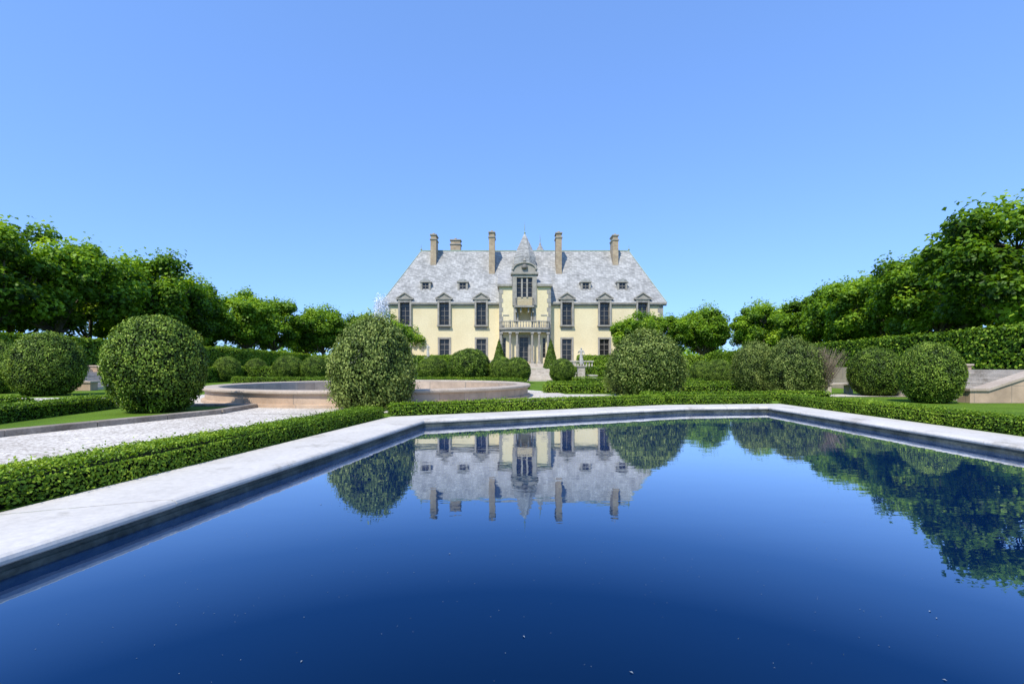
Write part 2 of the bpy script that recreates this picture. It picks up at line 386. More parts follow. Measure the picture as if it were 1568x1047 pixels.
# ------------------------------------------------------------------ hedges
def hedge(name,pts,width,height,leaf,dens,z0=0,seed=1,mat=M_hedge,amp=.02,loose=.012):
    rng=np.random.default_rng(seed); Vs=[];T=[];mi=[]
    L1=lump(rng,10,.5,2.5); L2=lump(rng,24,5,14)
    cores=[]
    segs=list(zip(pts[:-1],pts[1:]))
    for si,(a,c) in enumerate(segs):
        a=np.array(a,float);c=np.array(c,float);d=c-a;ln=np.linalg.norm(d);d/=ln;nr=np.array([-d[1],d[0]])
        ext=width*.5 if len(segs)>1 else 0
        t0=-(ext if si>0 else 0); t1=ln
        spec=[(0,width*(t1-t0))]+[(1,height*(t1-t0)),(2,height*(t1-t0))]+[(3,width*height),(4,width*height)]
        for kind,area in spec:
            n=int(area*dens); 
            u=rng.uniform(t0,t1,n)
            if kind==0:
                v=rng.uniform(-.5,.5,n)*width; zz=np.full(n,height); nm=np.tile([0,0,1.],(n,1))
            elif kind in(1,2):
                sg=1 if kind==1 else -1
                v=np.full(n,sg*width*.5); zz=rng.uniform(.02,1,n)*height; nm=np.tile([nr[0]*sg,nr[1]*sg,.15],(n,1))
            else:
                u=np.full(n,t0 if kind==3 else t1); v=rng.uniform(-.5,.5,n)*width; zz=rng.uniform(0,1,n)*height
                sg=-1 if kind==3 else 1; nm=np.tile([d[0]*sg,d[1]*sg,.1],(n,1))
            P=np.stack([a[0]+d[0]*u+nr[0]*v,a[1]+d[1]*u+nr[1]*v,zz],1)
            sh=np.clip((np.abs(v)/(width*.5)-.8)/.2,0,1)*np.clip((zz/height-.8)/.2,0,1)
            P[:,2]-=sh*min(.06,height*.15)
            dis=amp*(L1(P)*1.5+L2(P))+rng.normal(0,loose,n)+np.abs(rng.normal(0,loose,n))*(rng.random(n)<.15)*2.5
            P+=nm*dis[:,None]; P[:,2]+=z0
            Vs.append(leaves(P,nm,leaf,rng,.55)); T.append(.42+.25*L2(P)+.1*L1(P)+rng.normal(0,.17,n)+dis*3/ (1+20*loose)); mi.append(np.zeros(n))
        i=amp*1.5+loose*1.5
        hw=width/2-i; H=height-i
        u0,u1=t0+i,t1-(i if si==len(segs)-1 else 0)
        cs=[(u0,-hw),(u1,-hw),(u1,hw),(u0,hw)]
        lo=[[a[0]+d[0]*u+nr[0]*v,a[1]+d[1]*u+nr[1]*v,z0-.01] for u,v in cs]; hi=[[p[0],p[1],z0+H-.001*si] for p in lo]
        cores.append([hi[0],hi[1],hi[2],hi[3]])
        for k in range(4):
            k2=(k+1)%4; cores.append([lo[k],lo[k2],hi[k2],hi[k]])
    cc=np.array(cores); V=np.concatenate([cc]+Vs)
    mi=np.r_[np.ones(len(cc)),np.concatenate(mi)]; T=np.r_[np.zeros(len(cc)),np.concatenate(T)]
    return place(name,quadmesh(name,V,mi,T,[mat,M_core]),0,0,0,1)
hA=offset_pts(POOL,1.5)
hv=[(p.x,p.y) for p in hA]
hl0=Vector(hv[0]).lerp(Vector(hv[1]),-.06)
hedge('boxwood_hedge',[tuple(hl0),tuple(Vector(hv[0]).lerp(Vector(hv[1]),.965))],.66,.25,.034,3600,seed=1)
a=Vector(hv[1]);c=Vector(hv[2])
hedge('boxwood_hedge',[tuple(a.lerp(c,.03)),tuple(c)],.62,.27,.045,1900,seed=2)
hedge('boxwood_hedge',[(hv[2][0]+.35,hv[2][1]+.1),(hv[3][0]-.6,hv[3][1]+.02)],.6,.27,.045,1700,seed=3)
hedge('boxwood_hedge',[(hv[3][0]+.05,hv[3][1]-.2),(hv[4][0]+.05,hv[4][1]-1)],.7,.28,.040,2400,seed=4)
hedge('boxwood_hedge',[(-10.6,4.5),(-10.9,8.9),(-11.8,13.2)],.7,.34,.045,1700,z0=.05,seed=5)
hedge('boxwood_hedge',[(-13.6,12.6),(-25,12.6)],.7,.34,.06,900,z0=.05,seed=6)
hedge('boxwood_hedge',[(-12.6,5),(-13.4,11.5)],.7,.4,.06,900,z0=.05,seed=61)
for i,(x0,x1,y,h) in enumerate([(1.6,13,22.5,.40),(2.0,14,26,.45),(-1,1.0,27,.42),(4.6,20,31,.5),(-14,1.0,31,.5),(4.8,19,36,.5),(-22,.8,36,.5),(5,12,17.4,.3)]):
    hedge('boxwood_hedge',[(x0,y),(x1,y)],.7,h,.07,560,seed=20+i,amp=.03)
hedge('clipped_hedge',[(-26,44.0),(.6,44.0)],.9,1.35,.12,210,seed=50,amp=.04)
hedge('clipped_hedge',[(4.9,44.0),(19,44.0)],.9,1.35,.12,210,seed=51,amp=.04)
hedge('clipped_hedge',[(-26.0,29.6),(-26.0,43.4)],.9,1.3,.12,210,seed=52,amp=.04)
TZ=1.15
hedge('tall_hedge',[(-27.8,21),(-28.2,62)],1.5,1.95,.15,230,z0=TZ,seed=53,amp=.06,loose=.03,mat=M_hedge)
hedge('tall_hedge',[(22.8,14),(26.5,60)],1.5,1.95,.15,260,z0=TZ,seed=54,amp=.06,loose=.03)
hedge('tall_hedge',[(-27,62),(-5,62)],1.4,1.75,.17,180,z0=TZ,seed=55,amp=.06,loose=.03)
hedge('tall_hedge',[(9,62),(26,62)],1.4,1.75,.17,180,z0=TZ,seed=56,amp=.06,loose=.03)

# ------------------------------------------------------------------ terraces
t=MB()
t.box(-400,-26.9,-60,45.3,-.2,TZ); t.box(20.0,400,-60,45.3,-.2,TZ); t.box(-400,400,45.303,420,-.2,TZ+.002)
t.obj('terrace_lawn',[M_lawn])
r=MB()
r.box(-26.897,-26.6,-60,24.55,-.1,TZ+.12); r.box(-26.897,-26.6,29.1,44.99,-.1,TZ+.12)
r.box(19.7,19.997,-60,15.75,-.1,TZ+.12); r.box(19.7,19.997,20.25,44.99,-.1,TZ+.12)
r.box(-26.6,1.19,45.0,45.297,-.1,TZ+.118); r.box(4.31,19.7,45.0,45.297,-.1,TZ+.118)
r.obj('retaining_wall',[M_basin])
def gsteps(x,y,mir):
    e=empty('garden_steps',(x+mir*2,y+2,0)); f=lambda u: x+mir*u
    for k,(y0,y1) in enumerate(((y,y+.45),(y+4,y+4.45))):
        b=MB(); p=[(f(.1),-.1),(f(4.19),-.1),(f(4.19),1.32),(f(3.4),1.32),(f(.7),.42),(f(.1),.42)]
        b.prism(p if mir>0 else p[::-1],y0,y1); b.obj('cheek_wall_%d'%(k+1),[M_basin],e)
        b=MB(); p=[(f(.04),.421),(f(.72),.421),(f(3.42),1.321),(f(4.25),1.321),(f(4.25),1.40),(f(3.4),1.40),(f(.7),.50),(f(.04),.50)]
        b.prism(p if mir>0 else p[::-1],y0-.06,y1+.06); b.obj('cheek_coping_%d'%(k+1),[M_cap],e)
    b=MB()
    for i in range(7):
        a,c=sorted((f(.8+i*.48),f(4.4))); b.box(a,c,y+.453,y+3.997,-.1+.001*i,(i+1)*TZ/7)
    b.obj('treads',[M_pale],e)
gsteps(15.8,15.8,1)
gsteps(-22.7,24.6,-1)
e=empty('stone_steps',(2.6,43.5,0))
b=MB()
for i in range(7): b.box(1.5,4.0,42.6+i*.34,45.3,-.1+.001*i,(i+1)*TZ/7)
b.obj('treads',[M_pale],e,bevel=.01)
for k,x in enumerate((1.2,4.003)):
    b=MB(); b.box(x,x+.297,42.4,45.3,-.1,.55); b.box(x-.04,x+.337,42.36,45.3,.551,.62)
    b.box(x-.1,x+.4,44.4,45.0,.621,1.5); b.box(x-.15,x+.45,44.35,45.05,1.501,1.6)
    b.obj('cheek_wall_%d'%(k+1),[M_pale],e)
def balustrade(name,x0,x1,y,z,h=.85):
    e=empty(name,((x0+x1)/2,y,z)); b=MB()
    b.box(x0,x1,y-.14,y+.14,z,z+.14); b.box(x0,x1,y-.15,y+.15,z+h-.12,z+h)
    b.obj('rails',[M_pale],e); b=MB(); n=int((x1-x0)/.28)
    for i in range(n):
        x=x0+(i+.5)*(x1-x0)/n
        b.lathe(x,y,[(.07,z+.141),(.05,z+.2),(.095,z+.33),(.08,z+.42),(.045,z+.58),(.07,z+h-.121)],8)
    b.obj('balusters',[M_pale],e,smooth=True)
balustrade('stone_balustrade',4.7,8.5,47.5,TZ+.002); balustrade('stone_balustrade',-4.5,.6,47.5,TZ+.002)
balustrade('stone_balustrade',-20,-3,66.0,TZ+.002,.9); balustrade('stone_balustrade',7,22,66.0,TZ+.002,.9)
def bench(x,y,rot=0):
    e=empty('stone_bench',(x,y,0)); b=MB(); b.box(x-.8,x+.8,y-.25,y+.25,.40,.5); b.obj('seat',[M_pale],e,bevel=.02)
    b=MB(); b.box(x-.6,x-.42,y-.2,y+.2,0,.399); b.box(x+.42,x+.6,y-.2,y+.2,0,.399); b.obj('supports',[M_pale],e,bevel=.02)
bench(15.6,21.8)

# ------------------------------------------------------------------ statues
def statue(x,y,z,ph,fh,seed):
    e=empty('garden_statue',(x,y,z)); s=fh/1.75
    b=MB(); b.box(x-.42,x+.42,y-.42,y+.42,z,z+.18); b.box(x-.3,x+.3,y-.3,y+.3,z+.181,z+ph-.14)
    b.box(x-.36,x+.36,y-.36,y+.36,z+ph-.139,z+ph-.06); b.box(x-.4,x+.4,y-.4,y+.4,z+ph-.059,z+ph)
    b.obj('pedestal',[M_pale],e,bevel=.012)
    J=[(0,0,.98,.15,.11),(0,0,1.12,.125,.095),(0,.0,1.32,.165,.11),(0,0,1.46,.09,.075),(0,0,1.53,.052,.055),(0.01,-.01,1.62,.085,.095),(0.01,-.01,1.72,.07,.08),
       (.19,0,1.43,.065,.06),(.29,-.03,1.17,.05,.045),(.2,-.2,1.02,.035,.03),
       (-.19,0,1.43,.065,.06),(-.3,.03,1.2,.05,.045),(-.24,-.14,1.42,.036,.034),
       (0,0,.75,.19,.15),(.03,0,.4,.20,.17),(.03,0,.04,.24,.2)]
    E=[(0,1),(1,2),(2,3),(3,4),(4,5),(5,6),(3,7),(7,8),(8,9),(3,10),(10,11),(11,12),(0,13),(13,14),(14,15)]
    me=bpy.data.meshes.new('figure'); me.from_pydata([(x+p[0]*s,y+p[1]*s,z+ph+p[2]*s) for p in J],E,[])
    me.materials.append(M_marble)
    o=bpy.data.objects.new('figure',me); COL.objects.link(o)
    o.modifiers.new('skin','SKIN')
    for i,p in enumerate(J):
        sv=me.skin_vertices[0].data[i]; sv.radius=(p[3]*s,p[4]*s); sv.use_root=(i==0)
    m=o.modifiers.new('sub','SUBSURF'); m.levels=2; m.render_levels=2
    tx=bpy.data.textures.new('folds','CLOUDS'); tx.noise_scale=.12
    d=o.modifiers.new('folds','DISPLACE'); d.texture=tx; d.strength=.05; d.texture_coords='GLOBAL'
    o.parent=e; o.matrix_parent_inverse=Matrix.Translation((-x,-y,-z))
statue(6.05,39.8,0,1.43,1.6,1); statue(-.5,39.8,0,1.2,1.0,2)
statue(-11.1,60,TZ,1.5,1.75,3); statue(16.2,60,TZ,1.5,1.7,4)
b=MB(); b.box(5.0,5.5,39,40.6,0,.75); b.box(4.95,5.55,38.95,40.65,.751,.85); b.box(6.7,7.3,39,40.6,0,.55); b.box(6.65,7.35,38.95,40.65,.551,.64)
b.obj('stone_plinth_blocks',[M_pale],bevel=.01)

# ------------------------------------------------------------------ topiary
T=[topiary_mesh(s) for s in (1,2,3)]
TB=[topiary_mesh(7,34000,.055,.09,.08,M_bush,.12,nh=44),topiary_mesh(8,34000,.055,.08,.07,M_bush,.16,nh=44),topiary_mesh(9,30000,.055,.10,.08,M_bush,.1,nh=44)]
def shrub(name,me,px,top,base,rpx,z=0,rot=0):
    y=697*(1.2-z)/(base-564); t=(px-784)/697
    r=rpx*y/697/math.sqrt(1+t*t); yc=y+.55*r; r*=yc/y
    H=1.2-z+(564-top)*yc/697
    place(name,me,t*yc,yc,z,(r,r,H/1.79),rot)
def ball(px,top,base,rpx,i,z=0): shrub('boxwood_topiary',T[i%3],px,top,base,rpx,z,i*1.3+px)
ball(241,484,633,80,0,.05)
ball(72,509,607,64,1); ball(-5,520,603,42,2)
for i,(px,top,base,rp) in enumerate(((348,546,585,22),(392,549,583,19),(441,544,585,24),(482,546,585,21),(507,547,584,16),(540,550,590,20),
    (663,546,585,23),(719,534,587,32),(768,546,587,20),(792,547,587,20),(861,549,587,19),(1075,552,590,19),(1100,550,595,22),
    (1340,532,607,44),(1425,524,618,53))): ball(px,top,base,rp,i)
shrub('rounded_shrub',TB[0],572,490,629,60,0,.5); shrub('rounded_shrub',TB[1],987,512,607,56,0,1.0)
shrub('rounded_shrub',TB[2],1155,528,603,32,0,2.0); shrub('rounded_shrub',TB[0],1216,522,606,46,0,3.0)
rng=np.random.default_rng(77); Q=[]
for i in range(900):
    a=rng.uniform(0,6.28); sp=rng.uniform(0,.55); L=rng.uniform(1.1,2.1)
    p=np.array([.12*math.cos(a),.12*math.sin(a),.05]); q=p+np.array([math.cos(a)*sp*L,math.sin(a)*sp*L,L*math.sqrt(max(.1,1-sp*sp))])
    m=(p+q)/2+rng.normal(0,.06,3)
    Q.append(tube(p,m,.008,.006,3)); Q.append(tube(m,q,.006,.003,3))
Q=np.concatenate(Q); P=rng.normal(0,1,(9000,3)); P/=np.linalg.norm(P,axis=1,keepdims=True); P=P*np.array([.66,.66,.9])*rng.uniform(.6,1,(9000,1))+[0,0,1.0]
lv=leaves(P,P-[0,0,1],.05,rng,1)
me=quadmesh('dry_shrub',np.concatenate([Q,lv]),np.zeros(len(Q)+len(lv)),np.r_[rng.uniform(0,.9,len(Q)),rng.uniform(.2,.8,len(lv))],[M_dead])
place('dry_shrub',me,13.5,20.2,0,1.05)
def cone_mesh(seed):
    rng=np.random.default_rng(seed); n=9000; h=1-np.sqrt(rng.random(n)); a=rng.uniform(0,6.28,n); rr=(1-h)*.27+rng.normal(0,.012,n)
    P=np.stack([rr*np.cos(a),rr*np.sin(a),h],1); N=np.stack([np.cos(a),np.sin(a),np.full(n,.3)],1)
    V=leaves(P,N,.035,rng,.6); c=[]
    for i in range(16):
        a0,a1=i*math.pi/8,(i+1)*math.pi/8
        c.append([[.25*math.cos(a0),.25*math.sin(a0),0],[.25*math.cos(a1),.25*math.sin(a1),0],[.01*math.cos(a1),.01*math.sin(a1),.96],[.01*math.cos(a0),.01*math.sin(a0),.96]])
    c=np.array(c); return quadmesh('cone',np.concatenate([c,V]),np.r_[np.ones(16),np.zeros(n)],np.r_[np.zeros(16),rng.uniform(.1,.8,n)],[M_box,M_core])
cm=cone_mesh(3)
for x in (-1.9,5.75): place('conical_topiary',cm,x,67.4,TZ,(4.2,4.2,4.4))

# ------------------------------------------------------------------ trees
def tree_mesh(seed,h=9.5,cb=2.3,cr=4.3,nc=78,per=330,leaf=.26):
    rng=np.random.default_rng(seed); Q=[]
    th=cb*1.0
    bend=rng.normal(0,.12,2)
    top=np.array([bend[0],bend[1],th]); Q.append(tube((0,0,-.2),top*.5,.27,.21,8)); Q.append(tube(top*.5,top,.21,.17,8))
    limbs=[]
    nl=7
    for i in range(nl):
        a=i*2*math.pi/nl+rng.normal(0,.25); el=rng.uniform(.45,1.1); L=cr*rng.uniform(.6,.85)
        m=top+np.array([math.cos(a)*math.cos(el)*L*.5,math.sin(a)*math.cos(el)*L*.5,math.sin(el)*L*.45])
        q=m+np.array([math.cos(a)*L*.35,math.sin(a)*L*.35,L*rng.uniform(.3,.6)])
        Q.append(tube(top,m,.13,.09)); Q.append(tube(m,q,.09,.05)); limbs+= [m,(m+q)/2,q]
    q=top+np.array([0,0,(h-th)*.55]); Q.append(tube(top,q,.13,.05)); limbs+=[(top+q)/2,q]
    limbs=np.array(limbs)
    cz=(cb+h)/2; rz=(h-cb)/2
    L1=lump(rng,6,2,4)
    C=[]
    for i in range(nc):
        d=rng.normal(0,1,3); d/=np.linalg.norm(d); k=rng.uniform(.45,1)**.6
        s=1+.16*float(L1(d[None])[0])
        C.append([d[0]*cr*.85*k*s,d[1]*cr*.85*k*s,cz+(rz-.7)*d[2]*k*s])
    Vs=[];Ts=[]
    for c in C:
        c=np.array(c); j=np.argmin(((limbs-c)**2).sum(1)); Q.append(tube(limbs[j],c,.045,.012,4))
        n=int(per*rng.uniform(.6,1.3)); R0=rng.uniform(.65,1.25)
        d=rng.normal(0,1,(n,3)); d/=np.linalg.norm(d,axis=1,keepdims=True); k=rng.random(n)**.3
        P=c+d*k[:,None]*R0*np.array([1,1,.75])
        up=(d[:,2]>.4)&(rng.random(n)<.3); P[up,2]+=rng.random(up.sum())**2*.8
        N=d*.7+np.array([0,0,.6])
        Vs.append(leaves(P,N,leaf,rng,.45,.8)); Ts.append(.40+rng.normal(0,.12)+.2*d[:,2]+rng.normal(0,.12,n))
    W=np.concatenate(Q); V=np.concatenate([W]+Vs); T_=np.r_[np.zeros(len(W)),np.concatenate(Ts)]
    return quadmesh('plane_tree',V,np.r_[np.ones(len(W)),np.zeros(len(V)-len(W))],T_,[M_tree,M_bark])
TR=[tree_mesh(s) for s in (1,2,3,4,5)]
rng=np.random.default_rng(21)
trees=[]
for i,(y,s) in enumerate(((21,1.04),(28,1.04),(35,1.12),(42,1.14),(49,1.04),(56,1.06))):
    trees.append((-34.0+.3*rng.normal(),y+rng.normal()*.4,s)); trees.append((-42.5+rng.normal()*.4,y+3.5,1.08))
for x,y,s in ((-33,63,1.04),(-28.5,68.5,1.02),(-22.5,72.5,1.0),(-17.5,64.5,.78),(-40,70,1),(-34,76,1.0),(-16,78,.9)): trees.append((x,y,s))
for x,y,s in ((29.5,26.5,1.06),(31.3,33.5,1.06),(33.2,41,1.02),(35.4,48.5,1.03),(37,56,1.02),(35.5,64,1.03),
              (39,29,1.1),(41,37,1.1),(43,45,1.08),(44,54,1.05),(44,64,1.0),(29,69,1.0),(23,68,.94),(17.6,65.5,.88),(40,74,1.0),(33,79,1.0)): trees.append((x,y,s))
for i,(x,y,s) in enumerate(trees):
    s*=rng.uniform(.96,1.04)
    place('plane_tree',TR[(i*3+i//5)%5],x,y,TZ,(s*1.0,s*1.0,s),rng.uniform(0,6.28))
rng=np.random.default_rng(31); Vs=[];Ts=[]
for i in range(420):
    sg=-1 if i%2 else 1
    x=sg*rng.uniform(30,190); y=rng.uniform(115,160) if abs(x)<110 else rng.uniform(60,160)
    z=rng.uniform(1,7.0); Rr=rng.uniform(2,3.4); n=90
    d=rng.normal(0,1,(n,3)); d/=np.linalg.norm(d,axis=1,keepdims=True)
    P=np.array([x,y,z])+d*Rr*(rng.random(n)**.4)[:,None]*[1,1,.8]; Vs.append(leaves(P,d+[0,0,.5],.9,rng,.5,.8)); Ts.append(.35+rng.normal(0,.1)+rng.normal(0,.15,n))
V=np.concatenate(Vs); place('distant_woodland',quadmesh('woodland',V,np.zeros(len(V)),np.concatenate(Ts),[M_tree]),0,0,0,1)

# ------------------------------------------------------------------ the mansion
S=.1076
def X(px): return (px-784)*S
def Z(py): return 1.2+(564-py)*S
CX=X(802.5); Y0=75.0; BZ=1.95
man=empty('chateau_mansion',(CX,Y0,BZ))
wl=MB();gl=MB();fr=MB();tr=MB();rf=MB();ir=MB()
def wall_open(b,x0,x1,z0,z1,y,ops,rev=.3,mi=0):
    xs=sorted({x0,x1,*[v for o in ops for v in o[:2]]}); zs=sorted({z0,z1,*[v for o in ops for v in o[2:]]})
    for i in range(len(xs)-1):
        for j in range(len(zs)-1):
            cx=(xs[i]+xs[i+1])/2;cz=(zs[j]+zs[j+1])/2
            if any(o[0]<cx<o[1] and o[2]<cz<o[3] for o in ops): continue
            b.face([(xs[i],y,zs[j]),(xs[i+1],y,zs[j]),(xs[i+1],y,zs[j+1]),(xs[i],y,zs[j+1])],mi)
    for a,c,d,e_ in ops:
        b.face([(a,y,d),(a,y,e_),(a,y+rev,e_),(a,y+rev,d)],mi); b.face([(c,y,d),(c,y+rev,d),(c,y+rev,e_),(c,y,e_)],mi)
        b.face([(a,y,d),(a,y+rev,d),(c,y+rev,d),(c,y,d)],mi); b.face([(a,y,e_),(c,y,e_),(c,y+rev,e_),(a,y+rev,e_)],mi)
def window(x0,x1,z0,z1,y,nv=2,nh=4,fw=.09):
    gl.face([(x0,y+.24,z0),(x1,y+.24,z0),(x1,y+.24,z1),(x0,y+.24,z1)])
    fr.box(x0,x0+fw,y+.14,y+.23,z0,z1);fr.box(x1-fw,x1,y+.14,y+.23,z0,z1)
    fr.box(x0+fw,x1-fw,y+.141,y+.229,z0,z0+fw);fr.box(x0+fw,x1-fw,y+.141,y+.229,z1-fw,z1)
    for i in range(1,nv):
        x=x0+(x1-x0)*i/nv; fr.box(x-.045,x+.045,y+.143,y+.227,z0+fw,z1-fw)
    for i in range(1,nh):
        z=z0+(z1-z0)*i/nh; t_=.035 if i!=nh-1 else .06
        fr.box(x0+fw,x1-fw,y+.15,y+.22,z-t_,z+t_)
def surround(x0,x1,z0,z1,y,wd=.34,p=.12,sill=True):
    tr.box(x0-wd,x0,y-p,y+.02,z0,z1); tr.box(x1,x1+wd,y-p,y+.02,z0,z1)
    tr.box(x0-wd,x1+wd,y-p-.003,y+.02,z1+.0,z1+wd)
    if sill: tr.box(x0-wd-.1,x1+wd+.1,y-p-.1,y+.02,z0-.22,z0-.001)
cols=[CX+o*S for o in (-182,-122,-65.5,65.5,123,181)]
hw=.8; EZ=Z(465)
lo=[(c-hw,c+hw,Z(552),Z(519)) for c in cols]; up=[(c-hw,c+hw,Z(498),EZ) for c in cols]
WX0,WX1=X(590),X(1015)
wall_open(wl,WX0,WX1,BZ-1,EZ,Y0,lo+up)
D=16.0
wl.face([(WX0,Y0,BZ-1),(WX0,Y0,EZ),(WX0,Y0+D,EZ),(WX0,Y0+D,BZ-1)]);wl.face([(WX1,Y0,BZ-1),(WX1,Y0+D,BZ-1),(WX1,Y0+D,EZ),(WX1,Y0,EZ)])
wl.face([(WX0,Y0+D,BZ-1),(WX0,Y0+D,EZ),(WX1,Y0+D,EZ),(WX1,Y0+D,BZ-1)])
for o in lo:
    window(*o,Y0,2,4); surround(*o,Y0,.28)
for c,o in zip(cols,up):
    zt=Z(461.5)
    window(o[0],o[1],o[2],zt,Y0,2,5); surround(o[0],o[1],o[2],zt,Y0,.28,.42)
    for k in range(9): ir.box(o[0]+.1+k*.175-.015,o[0]+.1+k*.175+.015,Y0-.36,Y0-.33,o[2],o[2]+.95)
    ir.box(o[0],o[1],Y0-.37,Y0-.32,o[2]+.95,o[2]+1.0)
    tr.box(o[0]-.3,o[1]+.3,Y0+.3,Y0+2.5,EZ+.05,zt+.28)
    zz=zt+.28
    tr.box(c-1.4,c+1.4,Y0-.55,Y0+1.5,zz+.003,zz+.18)
    tr.prism([(c-1.4,zz+.18),(c+1.4,zz+.18),(c,zz+1.1)],Y0-.38,Y0+.2)
    tr.prism([(c-1.5,zz+.181),(c-1.25,zz+.181),(c,zz+.98),(c+1.25,zz+.181),(c+1.5,zz+.181),(c,zz+1.22)],Y0-.56,Y0-.383)
    rf.prism([(c-1.45,zz+.182),(c+1.45,zz+.182),(c,zz+1.16)],Y0+.203,Y0+2.6)
    tr.box(c-.9,c+.9,Y0-.06,Y0+.02,o[2]-.7,o[2]-.24)
for a,c in ((WX0,X(764)),(X(841),WX1)):
    tr.box(a-.1,c,Y0-.10,Y0+.02,BZ,BZ+.55)
for i in range(13):
    z=BZ+.56+i*.72
    wq=.85 if i%2 else .55
    tr.box(WX0-.05,WX0+wq,Y0-.05,Y0+.5,z,z+.66); tr.box(WX1-wq,WX1+.05,Y0-.05,Y0+.5,z,z+.66)
edges=[X(585)]+[v for c in cols[:3] for v in (c-1.09,c+1.09)]+[X(765)]+[X(841)]+[v for c in cols[3:] for v in (c-1.09,c+1.09)]+[X(1020)]
for a,c in zip(edges[0::2],edges[1::2]):
    tr.box(a+.02,c-.02,Y0-.3,Y0+.02,EZ-.35,EZ-.12); tr.box(a,c,Y0-.5,Y0+.02,EZ-.118,EZ+.16)
RX0,RX1=X(585),X(1020); RY0,RY1=Y0-.42,Y0+D+.42; RY=Y0+8; RZ=22.6
LX=(645-784)*RY/697; HX=(963-784)*RY/697; ez=EZ+.17
rf.face([(RX0,RY0,ez),(RX1,RY0,ez),(HX,RY,RZ),(LX,RY,RZ)]); rf.face([(RX1,RY1,ez),(RX0,RY1,ez),(LX,RY,RZ),(HX,RY,RZ)])
rf.face([(RX0,RY1,ez),(RX0,RY0,ez),(LX,RY,RZ)]); rf.face([(RX1,RY0,ez),(RX1,RY1,ez),(HX,RY,RZ)])
def zroof(y): return ez+(y-RY0)*(RZ-ez)/(RY-RY0)
cu=MB()
cu.box(LX-.1,HX+.1,RY-.12,RY+.12,RZ-.08,RZ+.12)
def ribs(p,q,r=.09):
    T_=tube(p,q,r,r,6)
    for f in T_: cu.face([tuple(v) for v in f])
for a,c in (((RX0,RY0,ez),(LX,RY,RZ)),((RX1,RY0,ez),(HX,RY,RZ))): ribs(a,c)
for x in (LX,HX): cu.lathe(x,RY,[(.16,RZ+.1),(.2,RZ+.3),(.05,RZ+.45),(.03,RZ+1.1)],8)
for px in (651.5,708.5,897,953):
    y=76.4; x=(px-784)*y/697; z0=1.2+(564-449)*y/697; z1=1.2+(564-432.5)*y/697
    tr.box(x-.85,x-.55,y-.0,y+3,z0-.4,z1); tr.box(x+.55,x+.85,y-.0,y+3,z0-.4,z1); tr.box(x-.549,x+.549,y+.003,y+.4,z0-.4,z0)
    tr.box(x-.98,x+.98,y-.12,y+2.8,z1+.003,z1+.16)
    rf.prism([(x-.95,z1+.161),(x+.95,z1+.161),(x+.6,z1+.5),(x,z1+.62),(x-.6,z1+.5)],y-.08,y+2.6)
    window(x-.549,x+.549,z0,z1,y-.05,2,3,.07)
for k,(px,top,y,wd,dp) in enumerate(((665,359,81.6,1.0,2.2),(698,366,86,1.9,1.4),(753.5,355,80,1.0,2.0),(855,356,80,1.0,2.0),(940.5,360,81.6,1.0,2.2))):
    x=(px-784)*y/697; zt=1.2+(564-top)*y/697; zb=min(zroof(y),RZ)-3
    b=MB(); h=wd/2
    b.box(x-h,x+h,y-dp/2,y+dp/2,zb,zt-1.25,0); b.box(x-h-.12,x+h+.12,y-dp/2-.12,y+dp/2+.12,zt-1.249,zt-1.05,1)
    b.box(x-h+.06,x+h-.06,y-dp/2+.06,y+dp/2-.06,zt-1.049,zt-.45,0); b.box(x-h-.1,x+h+.1,y-dp/2-.1,y+dp/2+.1,zt-.449,zt-.25,1)
    for dy in (-.5,0,.5): b.lathe(x,y+dy*dp*.6,[(.24,zt-.249),(.2,zt)],10,0)
    b.obj('chimney_%d'%(k+1),[M_chim,M_trim],man)
tx,ty=(803.5-784)*80.5/697,80.5
rf.lathe(tx,ty,[(2.1,19.2),(2.05,20.6),(1.4,22.3),(.68,23.8),(.1,25.0)],8,0,rot=math.pi/8)
cu.lathe(tx,ty,[(.14,24.9),(.2,25.2),(.05,25.35),(.07,26.0),(.02,27.1)],8)
fx,fy=(827-784)*84.5/697,84.5
rf.lathe(fx,fy,[(.9,21.5),(.85,22.9),(.3,23.9),(.08,24.6)],8); cu.lathe(fx,fy,[(.06,24.5),(.1,24.8),(.02,26.0)],6)
# ---- central bay
BX0,BX1=X(765),X(842); BY=Y0-1.5
BT=Z(440)
cw0,cw1=X(791),X(814.5)
ops=[(cw0,cw1,Z(457.5),BT-.001),(X(790),X(816),Z(494),Z(472)),(X(795),X(808.5),BZ+.3,Z(517)),(X(770.5),X(775),Z(548),Z(518)),(X(830),X(834.5),Z(548),Z(518)),
     ]
wall_open(wl,BX0,BX1,BZ-1,BT,BY,ops,.35)
for x in (BX0,BX1): wl.face([(x,BY,BZ-1),(x,BY,BT),(x,Y0+2.5,BT),(x,Y0+2.5,BZ-1)])
ZW0,ZW1=Z(457.5),Z(428)
window(cw0,cw1,ZW0,ZW1,BY,3,4)
for x in (cw0+(cw1-cw0)/3,cw0+2*(cw1-cw0)/3): tr.box(x-.14,x+.14,BY-.1,BY+.3,ZW0,ZW1)
tr.box(X(784.5),cw0,BY-.25,BY+1.5,Z(470),ZW1+.5);tr.box(cw1,X(821),BY-.25,BY+1.5,Z(470),ZW1+.5)
tr.box(cw0,cw1,BY-.247,BY+1.5,ZW1,ZW1+.5)
tr.box(X(782),X(823.5),BY-.5,BY+1.6,ZW1+.503,ZW1+.8)
zz=ZW1+.803; cxm=(cw0+cw1)/2
tr.box(X(787),X(818.5),BY-.2,BY+1.3,zz,zz+.5)
arc=[(cxm+1.75*math.cos(a*math.pi/12),zz+.5+1.0*math.sin(a*math.pi/12)) for a in range(13)]
tr.prism(arc,BY-.2,BY+1.2)
